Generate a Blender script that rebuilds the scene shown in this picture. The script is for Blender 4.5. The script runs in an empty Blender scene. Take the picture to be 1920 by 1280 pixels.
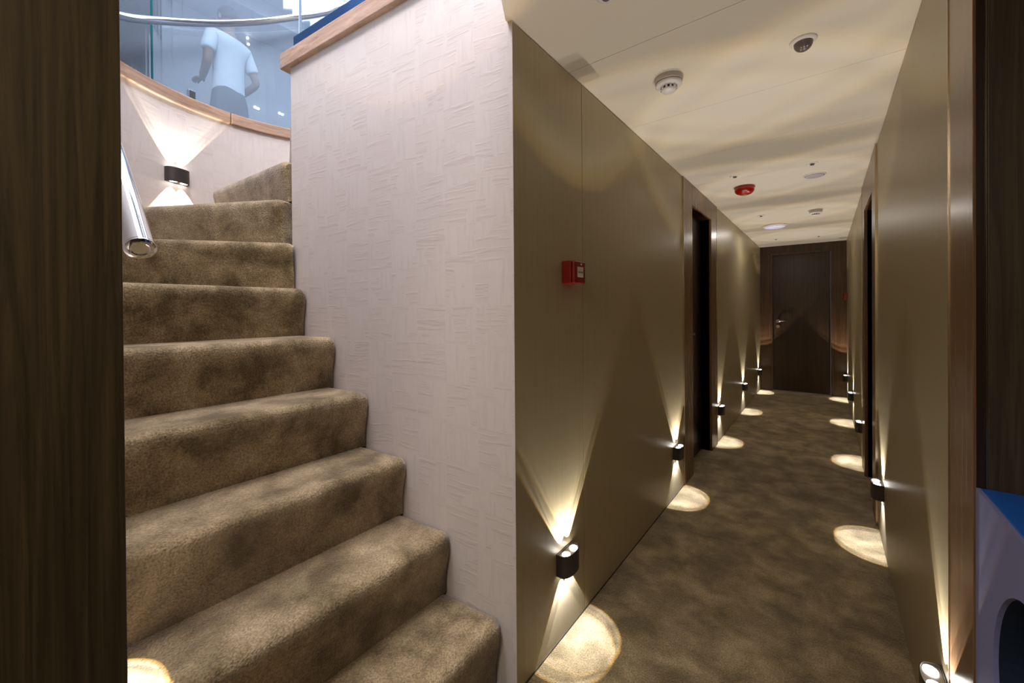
import bpy, bmesh, math, random
from mathutils import Vector, Matrix
random.seed(4)
C = bpy.context.scene.collection
SC = bpy.context.scene
R = math.radians
PI = math.pi

# ------------------------------------------------------------------ camera
CAM_H = 1.2309
cam_d = bpy.data.cameras.new('camera'); cam = bpy.data.objects.new('camera', cam_d); C.objects.link(cam)
cam_d.sensor_fit = 'HORIZONTAL'; cam_d.sensor_width = 36
cam_d.lens = 759.88 / 1920 * 36
cam_d.shift_y = -(640 - 584.7) / 1920
cam_d.clip_start = .02; cam_d.clip_end = 60
cam.location = (0, 0, CAM_H)
cam.rotation_euler = (Matrix.Rotation(R(37.722), 4, 'Z') @ Matrix.Rotation(R(90 - .294), 4, 'X') @ Matrix.Rotation(R(-.42), 4, 'Z')).to_euler()
SC.camera = cam

# ------------------------------------------------------------------ world, exposure, large lights
w = bpy.data.worlds.new('world'); SC.world = w; w.use_nodes = True
w.node_tree.nodes['Background'].inputs[0].default_value = (.60, .66, .8, 1)
w.node_tree.nodes['Background'].inputs[1].default_value = .12
SC.view_settings.view_transform = 'Standard'; SC.view_settings.look = 'None'
SC.view_settings.gamma = 1; SC.view_settings.exposure = 0
SC.view_settings.use_curve_mapping = False
SC.cycles.use_light_tree = True
SC.cycles.max_bounces = 8
SC.cycles.diffuse_bounces = 6
SC.cycles.sample_clamp_indirect = 4
SC.cycles.use_denoising = True
SC.cycles.caustics_reflective = False
SC.cycles.caustics_refractive = False

def area(name, loc, rot, sx, sy, power, col):
    l = bpy.data.lights.new(name, 'AREA'); l.shape = 'RECTANGLE'; l.size = sx; l.size_y = sy
    l.energy = power; l.color = col
    o = bpy.data.objects.new(name, l); o.location = loc; o.rotation_euler = rot; C.objects.link(o); return o
area('upper_deck_light', (-3.0, 1.6, 4.52), (0, 0, 0), 1.6, 2.4, 62, (.78, .87, 1.0))
area('stairwell_light', (-.95, -.3, 4.45), (R(-16), R(-14), 0), 1.4, .9, 205, (.98, .92, .97))
area('tread_fill', (-1.9, .45, 4.5), (0, 0, 0), 1.5, .7, 75, (.98, .94, 1.0))  # extra fill added over the stair to brighten the treads
area('rear_fill', (-.28, -.75, 2.12), (0, 0, 0), .5, .5, 18, (1.0, .88, .72))  # unseen warm fill added behind the camera
SPOT_UP, SPOT_DOWN = 19.0, 7.5

# ------------------------------------------------------------------ materials
def mat(name):
    m = bpy.data.materials.new(name); m.use_nodes = True
    return m, m.node_tree, m.node_tree.nodes['Principled BSDF']
def N(t, k, **kw):
    n = t.nodes.new(k)
    for a, b in kw.items():
        if a.startswith('i_'): n.inputs[a[2:].replace('_', ' ')].default_value = b
        else: setattr(n, a, b)
    return n
def ramp(t, pts):
    r = t.nodes.new('ShaderNodeValToRGB'); e = r.color_ramp.elements
    while len(e) > 1: e.remove(e[-1])
    e[0].position, e[0].color = pts[0][0], pts[0][1]
    for p, c in pts[1:]:
        q = e.new(p); q.color = c
    return r
def g(v): return (v, v, v, 1)
def plain(name, col, rough=.5, metal=0, spec=.5, coat=0):
    m, t, b = mat(name)
    b.inputs['Base Color'].default_value = (*col, 1); b.inputs['Roughness'].default_value = rough
    b.inputs['Metallic'].default_value = metal; b.inputs['Specular IOR Level'].default_value = spec
    if coat: b.inputs['Coat Weight'].default_value = coat; b.inputs['Coat Roughness'].default_value = .1
    return m
def bump(t, b, sock, strength, dist):
    n = N(t, 'ShaderNodeBump'); n.inputs['Strength'].default_value = strength; n.inputs['Distance'].default_value = dist
    t.links.new(sock, n.inputs['Height']); t.links.new(n.outputs[0], b.inputs['Normal']); return n
def emis(name, col, s):
    m, t, b = mat(name); b.inputs['Base Color'].default_value = (*col, 1)
    b.inputs['Emission Color'].default_value = (*col, 1); b.inputs['Emission Strength'].default_value = s; return m

def carpet(name, dark, mid, light, mottle=5.0):
    m, t, b = mat(name); L = t.links.new
    tc = N(t, 'ShaderNodeTexCoord')
    n1 = N(t, 'ShaderNodeTexNoise'); n1.inputs['Scale'].default_value = mottle; n1.inputs['Detail'].default_value = 5; n1.inputs['Roughness'].default_value = .62; n1.inputs['Distortion'].default_value = .25
    L(tc.outputs['Object'], n1.inputs['Vector'])
    r = ramp(t, [(.36, (*dark, 1)), (.50, (*mid, 1)), (.65, (*light, 1))]); L(n1.outputs['Fac'], r.inputs[0])
    n2 = N(t, 'ShaderNodeTexNoise'); n2.inputs['Scale'].default_value = 190; n2.inputs['Detail'].default_value = 3
    L(tc.outputs['Object'], n2.inputs['Vector'])
    r2 = ramp(t, [(.30, g(.55)), (.70, g(1.4))]); L(n2.outputs['Fac'], r2.inputs[0])
    mx = N(t, 'ShaderNodeMix', data_type='RGBA', blend_type='MULTIPLY'); mx.inputs['Factor'].default_value = 1
    L(r.outputs[0], mx.inputs['A']); L(r2.outputs[0], mx.inputs['B']); L(mx.outputs['Result'], b.inputs['Base Color'])
    b.inputs['Roughness'].default_value = 1; b.inputs['Specular IOR Level'].default_value = .08
    b.inputs['Sheen Weight'].default_value = .55; b.inputs['Sheen Roughness'].default_value = .45
    b.inputs['Sheen Tint'].default_value = (.88, .84, .86, 1)
    n3 = N(t, 'ShaderNodeTexNoise'); n3.inputs['Scale'].default_value = 45; n3.inputs['Detail'].default_value = 3
    L(tc.outputs['Object'], n3.inputs['Vector'])
    ad = N(t, 'ShaderNodeMath', operation='MULTIPLY_ADD'); ad.inputs[1].default_value = .55
    L(n3.outputs['Fac'], ad.inputs[0]); L(n2.outputs['Fac'], ad.inputs[2])
    bump(t, b, ad.outputs[0], 1.0, .0045)
    return m
M = {}
M['stair_carpet'] = carpet('taupe_plush_carpet', (.13, .094, .042), (.27, .203, .108), (.42, .325, .19), 6.5)
M['floor_carpet'] = carpet('olive_plush_carpet', (.15, .115, .055), (.28, .218, .115), (.46, .365, .215), 6)

def wallpaper():
    m, t, b = mat('pale_basketweave_wallpaper'); L = t.links.new
    uv = N(t, 'ShaderNodeUVMap', uv_map='UVMap')
    nz = N(t, 'ShaderNodeTexNoise'); nz.inputs['Scale'].default_value = 5; nz.inputs['Detail'].default_value = 2
    L(uv.outputs[0], nz.inputs['Vector'])
    sub = N(t, 'ShaderNodeVectorMath', operation='SUBTRACT'); sub.inputs[1].default_value = (.5, .5, .5); L(nz.outputs['Color'], sub.inputs[0])
    scl = N(t, 'ShaderNodeVectorMath', operation='SCALE'); scl.inputs['Scale'].default_value = .03; L(sub.outputs[0], scl.inputs[0])
    add = N(t, 'ShaderNodeVectorMath', operation='ADD'); L(uv.outputs[0], add.inputs[0]); L(scl.outputs[0], add.inputs[1])
    ch = N(t, 'ShaderNodeTexChecker'); ch.inputs['Scale'].default_value = 7.2; ch.inputs['Color1'].default_value = g(0); ch.inputs['Color2'].default_value = g(1)
    L(add.outputs[0], ch.inputs['Vector'])
    def grain(sx, sy):
        mp = N(t, 'ShaderNodeMapping'); mp.inputs['Scale'].default_value = (sx, sy, 1); L(add.outputs[0], mp.inputs['Vector'])
        n = N(t, 'ShaderNodeTexNoise'); n.inputs['Scale'].default_value = 1; n.inputs['Detail'].default_value = 4; n.inputs['Roughness'].default_value = .6; n.inputs['Distortion'].default_value = .35
        L(mp.outputs[0], n.inputs['Vector']); return n
    a, c = grain(5, 60), grain(60, 5)
    mx = N(t, 'ShaderNodeMix', data_type='FLOAT'); L(ch.outputs['Fac'], mx.inputs['Factor']); L(a.outputs['Fac'], mx.inputs['A']); L(c.outputs['Fac'], mx.inputs['B'])
    cr = ramp(t, [(.30, g(0)), (.50, g(1))]); L(mx.outputs['Result'], cr.inputs[0])
    hh = N(t, 'ShaderNodeMath', operation='MULTIPLY_ADD'); hh.inputs[1].default_value = .6; L(mx.outputs['Result'], hh.inputs[0]); L(cr.outputs[0], hh.inputs[2])
    bump(t, b, hh.outputs[0], .26, .0012)
    cc = ramp(t, [(0, (.575, .52, .495, 1)), (1, (.62, .565, .535, 1))])
    L(cr.outputs[0], cc.inputs[0])
    mm = N(t, 'ShaderNodeMix', data_type='RGBA', blend_type='MULTIPLY'); mm.inputs['Factor'].default_value = .55
    tone = ramp(t, [(0, (.955, .94, .93, 1)), (1, (1, 1, 1, 1))]); L(ch.outputs['Fac'], tone.inputs[0])
    L(cc.outputs[0], mm.inputs['A']); L(tone.outputs[0], mm.inputs['B']); L(mm.outputs['Result'], b.inputs['Base Color'])
    b.inputs['Roughness'].default_value = .55; b.inputs['Specular IOR Level'].default_value = .35
    return m
M['paper'] = wallpaper()

def laminate():
    m, t, b = mat('olive_beige_satin_panel'); L = t.links.new
    tc = N(t, 'ShaderNodeTexCoord'); mp = N(t, 'ShaderNodeMapping'); mp.inputs['Scale'].default_value = (90, 90, 3); L(tc.outputs['Object'], mp.inputs[0])
    n = N(t, 'ShaderNodeTexNoise'); n.inputs['Scale'].default_value = 1; n.inputs['Detail'].default_value = 3; L(mp.outputs[0], n.inputs['Vector'])
    r = ramp(t, [(.3, (.37, .31, .19, 1)), (.7, (.40, .335, .21, 1))]); L(n.outputs['Fac'], r.inputs[0]); L(r.outputs[0], b.inputs['Base Color'])
    b.inputs['Roughness'].default_value = .36; b.inputs['Specular IOR Level'].default_value = .45
    bump(t, b, n.outputs['Fac'], .08, .001)
    return m
M['panel'] = laminate()

def wood(name, dark, mid, light, rough, sc=1.0, horiz=False, fig=.5):
    m, t, b = mat(name); L = t.links.new
    tc = N(t, 'ShaderNodeTexCoord'); mp = N(t, 'ShaderNodeMapping')
    mp.inputs['Scale'].default_value = (6 * sc, 6 * sc, 60 * sc) if horiz else (60 * sc, 60 * sc, 1.6 * sc)
    L(tc.outputs['Object'], mp.inputs[0])
    n = N(t, 'ShaderNodeTexNoise'); n.inputs['Scale'].default_value = 1; n.inputs['Detail'].default_value = 6; n.inputs['Roughness'].default_value = .7; n.inputs['Distortion'].default_value = fig
    L(mp.outputs[0], n.inputs['Vector'])
    r = ramp(t, [(.30, (*dark, 1)), (.5, (*mid, 1)), (.72, (*light, 1))]); L(n.outputs['Fac'], r.inputs[0]); L(r.outputs[0], b.inputs['Base Color'])
    b.inputs['Roughness'].default_value = rough; b.inputs['Specular IOR Level'].default_value = .5
    bump(t, b, n.outputs['Fac'], .15, .0008)
    return m
M['wenge'] = wood('dark_wenge_veneer', (.026, .011, .004), (.060, .028, .011), (.11, .054, .022), .34)
M['casing'] = wood('satin_brown_casing_veneer', (.11, .058, .026), (.18, .10, .048), (.26, .155, .08), .27)
M['near_panel'] = wood('near_dark_walnut_veneer', (.020, .014, .006), (.052, .036, .017), (.10, .07, .034), .45, .8, fig=1.2)
M['black_wood'] = wood('almost_black_door_veneer', (.012, .006, .003), (.027, .013, .006), (.048, .025, .012), .33)
M['cap'] = wood('pinkish_oak_cap', (.28, .175, .12), (.42, .28, .20), (.54, .38, .28), .22, 1, True)
M['ceiling'] = plain('warm_white_ceiling_paint', (.69, .62, .52), .5, spec=.35)
M['seam'] = plain('dark_joint', (.05, .04, .03), .8)
M['white'] = plain('white_plastic', (.72, .68, .66), .4)
M['grey_pl'] = plain('grey_plastic', (.52, .47, .43), .45)
M['dark_pl'] = plain('dark_smoked_plastic', (.13, .11, .105), .18)
M['black'] = plain('black_slot', (.012, .010, .010), .6)
M['sconce'] = plain('dark_bronze_powder_coat', (.045, .037, .034), .45, .2)
M['reflector'] = plain('grey_metal_lens_plate', (.42, .38, .33), .35, .7)
M['lens'] = emis('led_lens', (1, .95, .88), 12)
M['chrome'] = plain('polished_chrome', (.82, .82, .84), .07, 1)
M['steel'] = plain('satin_steel', (.62, .58, .52), .25, 1)
M['brass'] = plain('pale_brass_strip', (.62, .50, .34), .25, 1)
M['red'] = plain('glossy_red_plastic', (.24, .006, .004), .25, coat=.4)
M['red_lens'] = plain('ribbed_red_lens', (.30, .007, .004), .16, coat=.6)
M['amber'] = plain('amber_window', (.35, .22, .04), .3)
M['label'] = plain('white_printed_label', (.75, .68, .66), .5)
M['navy_shoe'] = plain('blue_black_metal_channel', (.06, .14, .30), .14, .9)
M['blue'] = plain('bright_blue_lacquer', (.008, .13, .62), .35)
M['lavender'] = plain('lavender_blue_lacquer', (.22, .24, .50), .5)
M['navy'] = plain('navy_inner_lining', (.006, .018, .045), .6)
M['lampglass'] = emis('lavender_white_diffuser', (.62, .62, .86), .35)
M['disc'] = plain('lavender_grey_disc', (.40, .37, .38), .5)
M['cool_wall'] = plain('cool_grey_upper_wall', (.60, .62, .66), .6)
M['cool_floor'] = plain('upper_deck_carpet', (.20, .19, .18), .95)
M['strip'] = emis('white_light_panel', (.88, .94, 1.0), 5.5)
M['skin'] = plain('skin', (.36, .24, .18), .55)
M['shirt'] = plain('white_cotton_shirt', (.86, .90, .95), .8)
M['trousers'] = plain('grey_trousers', (.16, .18, .20), .85)
M['hair'] = plain('dark_brown_hair', (.06, .045, .035), .6)
M['shoe'] = plain('dark_shoe', (.03, .03, .03), .5)

def glassmat():
    m, t, b = mat('blue_tinted_glass'); L = t.links.new
    out = [n for n in t.nodes if n.type == 'OUTPUT_MATERIAL'][0]
    tr = N(t, 'ShaderNodeBsdfTransparent'); tr.inputs[0].default_value = (.80, .90, .97, 1)
    df = N(t, 'ShaderNodeBsdfDiffuse'); df.inputs[0].default_value = (.42, .54, .70, 1)  # bluish haze of the glass reflections, painted in as diffuse colour
    m1 = N(t, 'ShaderNodeMixShader'); m1.inputs[0].default_value = .30; L(tr.outputs[0], m1.inputs[1]); L(df.outputs[0], m1.inputs[2])
    gl = N(t, 'ShaderNodeBsdfGlossy'); gl.inputs['Roughness'].default_value = .02
    fr = N(t, 'ShaderNodeFresnel'); fr.inputs[0].default_value = 1.45
    m2 = N(t, 'ShaderNodeMixShader'); L(fr.outputs[0], m2.inputs[0]); L(m1.outputs[0], m2.inputs[1]); L(gl.outputs[0], m2.inputs[2])
    L(m2.outputs[0], out.inputs[0]); return m
def clearglass():
    m, t, b = mat('clear_glass'); L = t.links.new
    out = [n for n in t.nodes if n.type == 'OUTPUT_MATERIAL'][0]
    tr = N(t, 'ShaderNodeBsdfTransparent'); tr.inputs[0].default_value = (.93, .97, 1, 1)
    gl = N(t, 'ShaderNodeBsdfGlossy'); gl.inputs['Roughness'].default_value = .02
    fr = N(t, 'ShaderNodeFresnel'); fr.inputs[0].default_value = 1.08
    m2 = N(t, 'ShaderNodeMixShader'); L(fr.outputs[0], m2.inputs[0]); L(tr.outputs[0], m2.inputs[1]); L(gl.outputs[0], m2.inputs[2])
    L(m2.outputs[0], out.inputs[0]); return m
M['clear'] = clearglass()
M['glass'] = glassmat()
M['glass_edge'] = plain('teal_glass_edge', (.01, .13, .15), .15)
M['pale_edge'] = plain('pale_glass_edge', (.6, .75, .85), .1)

# ------------------------------------------------------------------ mesh helpers
def obj(name, bm, m, parent=None, smooth=False, bevel=0, seg=2):
    me = bpy.data.meshes.new(name); bmesh.ops.recalc_face_normals(bm, faces=bm.faces); bm.to_mesh(me); bm.free()
    for k in (m if isinstance(m, (list, tuple)) else [m]): me.materials.append(M[k])
    o = bpy.data.objects.new(name, me); C.objects.link(o)
    if parent: o.parent = parent
    if smooth:
        for p in me.polygons: p.use_smooth = True
    if bevel:
        md = o.modifiers.new('bevel', 'BEVEL'); md.width = bevel; md.segments = seg; md.limit_method = 'ANGLE'; md.angle_limit = R(35)
        for p in me.polygons: p.use_smooth = True
        md.harden_normals = True
    return o
def box(bm, a, b, mi=0):
    x0, y0, z0 = [min(p, q) for p, q in zip(a, b)]; x1, y1, z1 = [max(p, q) for p, q in zip(a, b)]
    v = [bm.verts.new(c) for c in ((x0, y0, z0), (x1, y0, z0), (x1, y1, z0), (x0, y1, z0), (x0, y0, z1), (x1, y0, z1), (x1, y1, z1), (x0, y1, z1))]
    for f in ((0, 3, 2, 1), (4, 5, 6, 7), (0, 1, 5, 4), (1, 2, 6, 5), (2, 3, 7, 6), (3, 0, 4, 7)):
        fc = bm.faces.new([v[i] for i in f]); fc.material_index = mi
    return v
def bx(name, a, b, m, parent=None, **kw):
    bm = bmesh.new(); box(bm, a, b); return obj(name, bm, m, parent, **kw)
def lathe(bm, prof, seg=32, c=(0, 0, 0), mi=0, sy=1.0):
    """prof: list of (r, z) from one end to the other; closes on the axis with r = 0"""
    rings = []
    for r, z in prof:
        if r < 1e-6: rings.append([bm.verts.new((c[0], c[1], c[2] + z))])
        else: rings.append([bm.verts.new((c[0] + r * math.cos(2 * PI * k / seg), c[1] + r * sy * math.sin(2 * PI * k / seg), c[2] + z)) for k in range(seg)])
    for A, B in zip(rings, rings[1:]):
        for k in range(seg):
            q = (k + 1) % seg
            if len(A) == 1 and len(B) == 1: continue
            if len(A) == 1: f = bm.faces.new((A[0], B[k], B[q]))
            elif len(B) == 1: f = bm.faces.new((A[k], B[0], A[q]))
            else: f = bm.faces.new((A[k], B[k], B[q], A[q]))
            f.material_index = mi
def tube(bm, pts, r, seg=20, caps=True):
    rings = []; pts = [Vector(p) for p in pts]
    up = Vector((0, 0, 1))
    for i, p in enumerate(pts):
        d = (pts[min(i + 1, len(pts) - 1)] - pts[max(i - 1, 0)]).normalized()
        s = d.cross(up); s = s.normalized() if s.length > 1e-3 else Vector((1, 0, 0))
        u = s.cross(d)
        rings.append([bm.verts.new(p + r * (math.cos(2 * PI * k / seg) * s + math.sin(2 * PI * k / seg) * u)) for k in range(seg)])
    for A, B in zip(rings, rings[1:]):
        for k in range(seg): bm.faces.new((A[k], A[(k + 1) % seg], B[(k + 1) % seg], B[k]))
    if caps: bm.faces.new(rings[0]); bm.faces.new(rings[-1][::-1])
def prism(bm, pts, z0, z1):
    a = [bm.verts.new((x, y, z0)) for x, y in pts]; b = [bm.verts.new((x, y, z1)) for x, y in pts]
    bm.faces.new(a[::-1]); bm.faces.new(b)
    n = len(pts)
    for i in range(n): bm.faces.new((a[i], a[(i + 1) % n], b[(i + 1) % n], b[i]))
def empty(name, loc=(0, 0, 0)):
    o = bpy.data.objects.new(name, None); o.location = loc; o.empty_display_size = .05; C.objects.link(o); return o
def tag(o, label, cat, group=None):
    o['label'] = label; o['category'] = cat
    if group: o['group'] = group
    return o
def struct(o, label=None):
    o['kind'] = 'structure'
    if label: o['label'] = label
    return o
def dup(root, loc, rz=0):
    r = root.copy(); C.objects.link(r); r.location = loc; r.rotation_euler = (0, 0, rz)
    for ch in list(root.children):
        c = ch.copy(); C.objects.link(c); c.parent = r
        for gg in ch.children:
            d = gg.copy(); C.objects.link(d); d.parent = c
    return r

# ------------------------------------------------------------------ constants
XL, XR, YC, YE, H = -.784, .231, 1.026, 7.185, 2.15
YL = .117
WA = .097
CX, CY, RO = -2.05, .95, .885
ys_panels = [YC, 1.488, 2.955]
def W(s, off=0):       # a point on the newel wall, off = distance behind its face
    return (XL - s * math.cos(WA) - off * math.sin(WA) * -1 * -1, YC - s * math.sin(WA) + off * math.cos(WA))
def circ(a, r): return (CX + r * math.cos(R(a)), CY + r * math.sin(R(a)))

# ------------------------------------------------------------------ corridor floor
fl = bx('floor', (XL - .02, -1.25, -.06), (XR + .02, YE + .06, 0), 'floor_carpet'); struct(fl, 'corridor floor in mottled brown plush carpet')

# ------------------------------------------------------------------ left corridor wall of satin panels with a casing around the door
wl = bx('wall_left', (XL - .10, YC + .06, 0), (XL - .012, 3.19, H), 'seam'); struct(wl, 'olive beige panelled wall on the left of the corridor')
bx('wall_core', (XL - .10, 3.815, 0), (XL - .012, YE, H), 'seam', wl)
bx('wall_core', (XL - .10, 3.19, 2.0), (XL - .012, 3.815, H), 'seam', wl)
def panels(ys, x0, x1, parent):
    for a, b in zip(ys, ys[1:]):
        bx('wall_panel', (x0, a + .0012, .004), (x1, b - .0012, H - .004), 'panel', parent, bevel=.0012, seg=1)
panels([YC - .001, 1.488, 2.955], XL - .012, XL, wl)
panels([4.03, 5.35, 6.62, YE - .002], XL - .012, XL, wl)
struct(bx('baseboard_left', (XL - .012, YC + .01, 0), (XL + .002, 2.95, .006), 'seam'))

def corridor_door(name, side, y0, y1, o0, o1, top, label, handle_y):
    """a full-height veneered casing with a recessed dark door; side -1 = left wall, +1 = right wall"""
    X = XL if side < 0 else XR
    s = side                       # outwards, into the wall
    root = empty(name, (X, (y0 + y1) / 2, 0)); struct(root, label)
    p = (X, (y0 + y1) / 2, 0)
    def b(nm, a, c, m, par=root, **kw):
        a = tuple(q - r for q, r in zip(a, p)); c = tuple(q - r for q, r in zip(c, p)); return bx(nm, a, c, m, par, **kw)
    xi = X - s * .008
    xo = X + s * .14
    b('casing', (xi, y0, 0), (X + s * .012, o0, H), 'casing', bevel=.003)
    b('casing', (xi, o1, 0), (X + s * .012, y1, H), 'casing', bevel=.003)
    b('casing', (xi, o0, top), (X + s * .012, o1, H), 'casing', bevel=.003)
    b('jamb', (X + s * .012, o0 - .02, 0), (xo, o0, top), 'wenge')
    b('jamb', (X + s * .012, o1, 0), (xo, o1 + .02, top), 'wenge')
    b('jamb', (X + s * .012, o0 - .02, top), (xo, o1 + .02, top + .02), 'wenge')
    leaf = b('door_leaf', (X + s * .075, o0 + .003, .008), (X + s * .115, o1 - .003, top - .003), 'black_wood', bevel=.002)
    b('back_board', (X + s * .115, o0, 0), (xo, o1, top), 'black_wood')
    b('threshold', (X + s * .0, o0, -.04), (xo, o1, 0.0005), 'floor_carpet')
    b('metal_strip', (xi - s * .002, y0 - .003, 0), (X + s * .004, y0 + .0005, H - .002), 'brass')
    b('metal_strip', (xi - s * .002, y1 - .0005, 0), (X + s * .004, y1 + .003, H - .002), 'brass')
    hx = X + s * .075
    bm = bmesh.new(); q = hx - p[0]; yy = handle_y - p[1]
    dirn = 1 if handle_y < (o0 + o1) / 2 else -1
    tube(bm, [(q, yy, 1.03), (q - s * .045, yy, 1.03), (q - s * .05, yy + dirn * .012, 1.03), (q - s * .05, yy + dirn * .11, 1.03)], .009, 12)
    h = obj('handle', bm, 'steel', leaf, smooth=True)
    bm = bmesh.new(); tube(bm, [(q + s * .001, yy, .95), (q - s * .008, yy, .95)], .022, 16); tube(bm, [(q, yy, 1.03), (q - s * .008, yy, 1.03)], .024, 16)
    obj('escutcheon', bm, 'steel', leaf)
    return root
corridor_door('door_1', -1, 2.955, 4.03, 3.19, 3.815, 1.995, 'dark wood door in the left corridor wall with a full height casing', 3.25)
# ------------------------------------------------------------------ right corridor wall
wr = bx('wall_right', (XR + .012, 1.38, 0), (XR + .10, 3.279, H), 'seam'); struct(wr, 'olive beige panelled wall on the right of the corridor')
bx('wall_core', (XR + .012, 3.895, 0), (XR + .10, YE, H), 'seam', wr)
bx('wall_core', (XR + .012, 3.279, 2.0), (XR + .10, 3.895, H), 'seam', wr)
panels([1.383, 3.057], XR, XR + .012, wr)
panels([4.103, 5.35, 6.62, YE - .002], XR, XR + .012, wr)
corridor_door('door_2', 1, 3.057, 4.103, 3.279, 3.895, 1.93, 'dark recessed doorway halfway along the right corridor wall', 3.34)

# near casing and recess on the right
dr = empty('door_4', (XR, .8, 0)); struct(dr, 'near right doorway with a glossy brown casing and dark reveal')
def rb(nm, a, c, m, par=dr, **kw):
    a = (a[0] - XR, a[1] - .8, a[2]); c = (c[0] - XR, c[1] - .8, c[2]); return bx(nm, a, c, m, par, **kw)
rb('casing', (XR - .001, 1.189, 0), (XR + .004, 1.383, H), 'casing', bevel=.001)
rb('metal_strip', (XR - .003, 1.3815, 0), (XR + .004, 1.3845, H - .002), 'brass')
rb('jamb', (XR + .0042, 1.191, 0), (XR + .0162, 1.24, H), 'black_wood')
rb('metal_strip', (XR + .0164, 1.1878, 0), (XR + .0177, 1.1905, H), 'brass')
rb('jamb', (XR + .018, 1.188, 0), (XR + .60, 1.24, H), 'near_panel', bevel=.002)
rb('side_board', (XR + .58, .30, 0), (XR + .62, 1.187, H), 'black_wood')
rb('jamb', (XR, .24, 0), (XR + .62, .30, H), 'black_wood')
rb('recess_floor', (XR + .02, .30, -.04), (XR + .62, 1.187, 0), 'floor_carpet')
rb('recess_ceiling', (XR, .24, H), (XR + .62, 1.24, H + .03), 'ceiling')
wn = bx('wall_near_right', (XR, -1.2, 0), (XR + .06, .24, H), 'near_panel'); struct(wn)

# near dark wood panel on the left
wn = bx('wall_near_left', (XL - .045, -1.2, 0), (XL, YL, H), 'near_panel', bevel=.002); struct(wn, 'dark walnut panel filling the left edge of the view')
wb = bx('wall_back', (XL - .05, -1.26, 0), (XR + .06, -1.2, H), 'panel'); struct(wb)

# ------------------------------------------------------------------ end wall with door
we = bx('wall_end', (XL - .1, YE, 0), (-.632, YE + .1, H), 'wenge'); struct(we, 'dark veneered wall closing the corridor')
bx('wall_panel', (.062, YE, 0), (XR + .1, YE + .1, H), 'wenge', we)
bx('wall_panel', (-.632, YE, 2.02), (.062, YE + .1, H), 'wenge', we)
de = empty('door_3', (-.285, YE, 0)); struct(de, 'dark veneered door closing the far end of the corridor')
def eb(nm, a, c, m, par=de, **kw):
    a = (a[0] + .285, a[1] - YE, a[2]); c = (c[0] + .285, c[1] - YE, c[2]); return bx(nm, a, c, m, par, **kw)
eb('frame', (-.650, YE - .006, 0), (-.627, YE + .06, 2.04), 'wenge', bevel=.002)
eb('frame', (.057, YE - .006, 0), (.080, YE + .06, 2.04), 'wenge', bevel=.002)
eb('frame', (-.627, YE - .006, 2.017), (.057, YE + .06, 2.04), 'wenge', bevel=.002)
lf = eb('door_leaf', (-.624, YE + .025, .008), (.054, YE + .065, 2.014), 'black_wood', bevel=.002)
bm = bmesh.new(); tube(bm, [(-.275, .025, 1.035), (-.275, -.02, 1.035), (-.262, -.026, 1.035), (-.155, -.026, 1.035)], .009, 12)
obj('handle', bm, 'steel', lf, smooth=True)
bm = bmesh.new(); tube(bm, [(-.275, .024, 1.035), (-.275, .015, 1.035)], .025, 16); tube(bm, [(-.275, .024, .955), (-.275, .012, .955)], .024, 16)
obj('escutcheon', bm, 'steel', lf)

# ------------------------------------------------------------------ ceiling in panels
ce = empty('ceiling', (0, 0, H)); struct(ce, 'warm white corridor ceiling of wide panels')
yj = [-1.22, -.47, .15, .77, 1.39, 2.01, 2.63, 3.25, 3.87, 4.49, 5.11, 5.73, 6.35, YE + .0]
for a, b in zip(yj, yj[1:]):
    bm = bmesh.new(); e = .0006
    if b < YC or a > YC:
        x0 = XL - .10 if a > YC else (XL + .035 if a > .1 else XL - .02)
        pts = [(x0, a + e), (XR + .0999, a + e), (XR + .0999, b - e), (x0, b - e)]
        if b < .2: pts = [(XL - .02, a + e), (XR + .0999, a + e), (XR + .0999, b - e), (XL - .02, b - e)]
    else:
        pts = [(XL + .035, a + e), (XR + .0999, a + e), (XR + .0999, b - e), (XL - .10, b - e), (XL - .10, YC + .03), (XL - .02, YC + .03), (XL - .018, YC - .012), (XL + .026, YC - .087), (XL + .035, YC - .12)]
    prism(bm, pts, 0, .02)
    obj('ceiling_panel', bm, 'ceiling', ce, bevel=.0006, seg=1)
bx('ceiling_backing', (XL + .04, -1.22, .0205), (XR + .10, YE, .035), 'grey_pl', ce)
bx('stair_fascia', (XL + .005, YL, .02), (XL + .035, YC - .10, .25), 'ceiling', ce)

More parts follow.
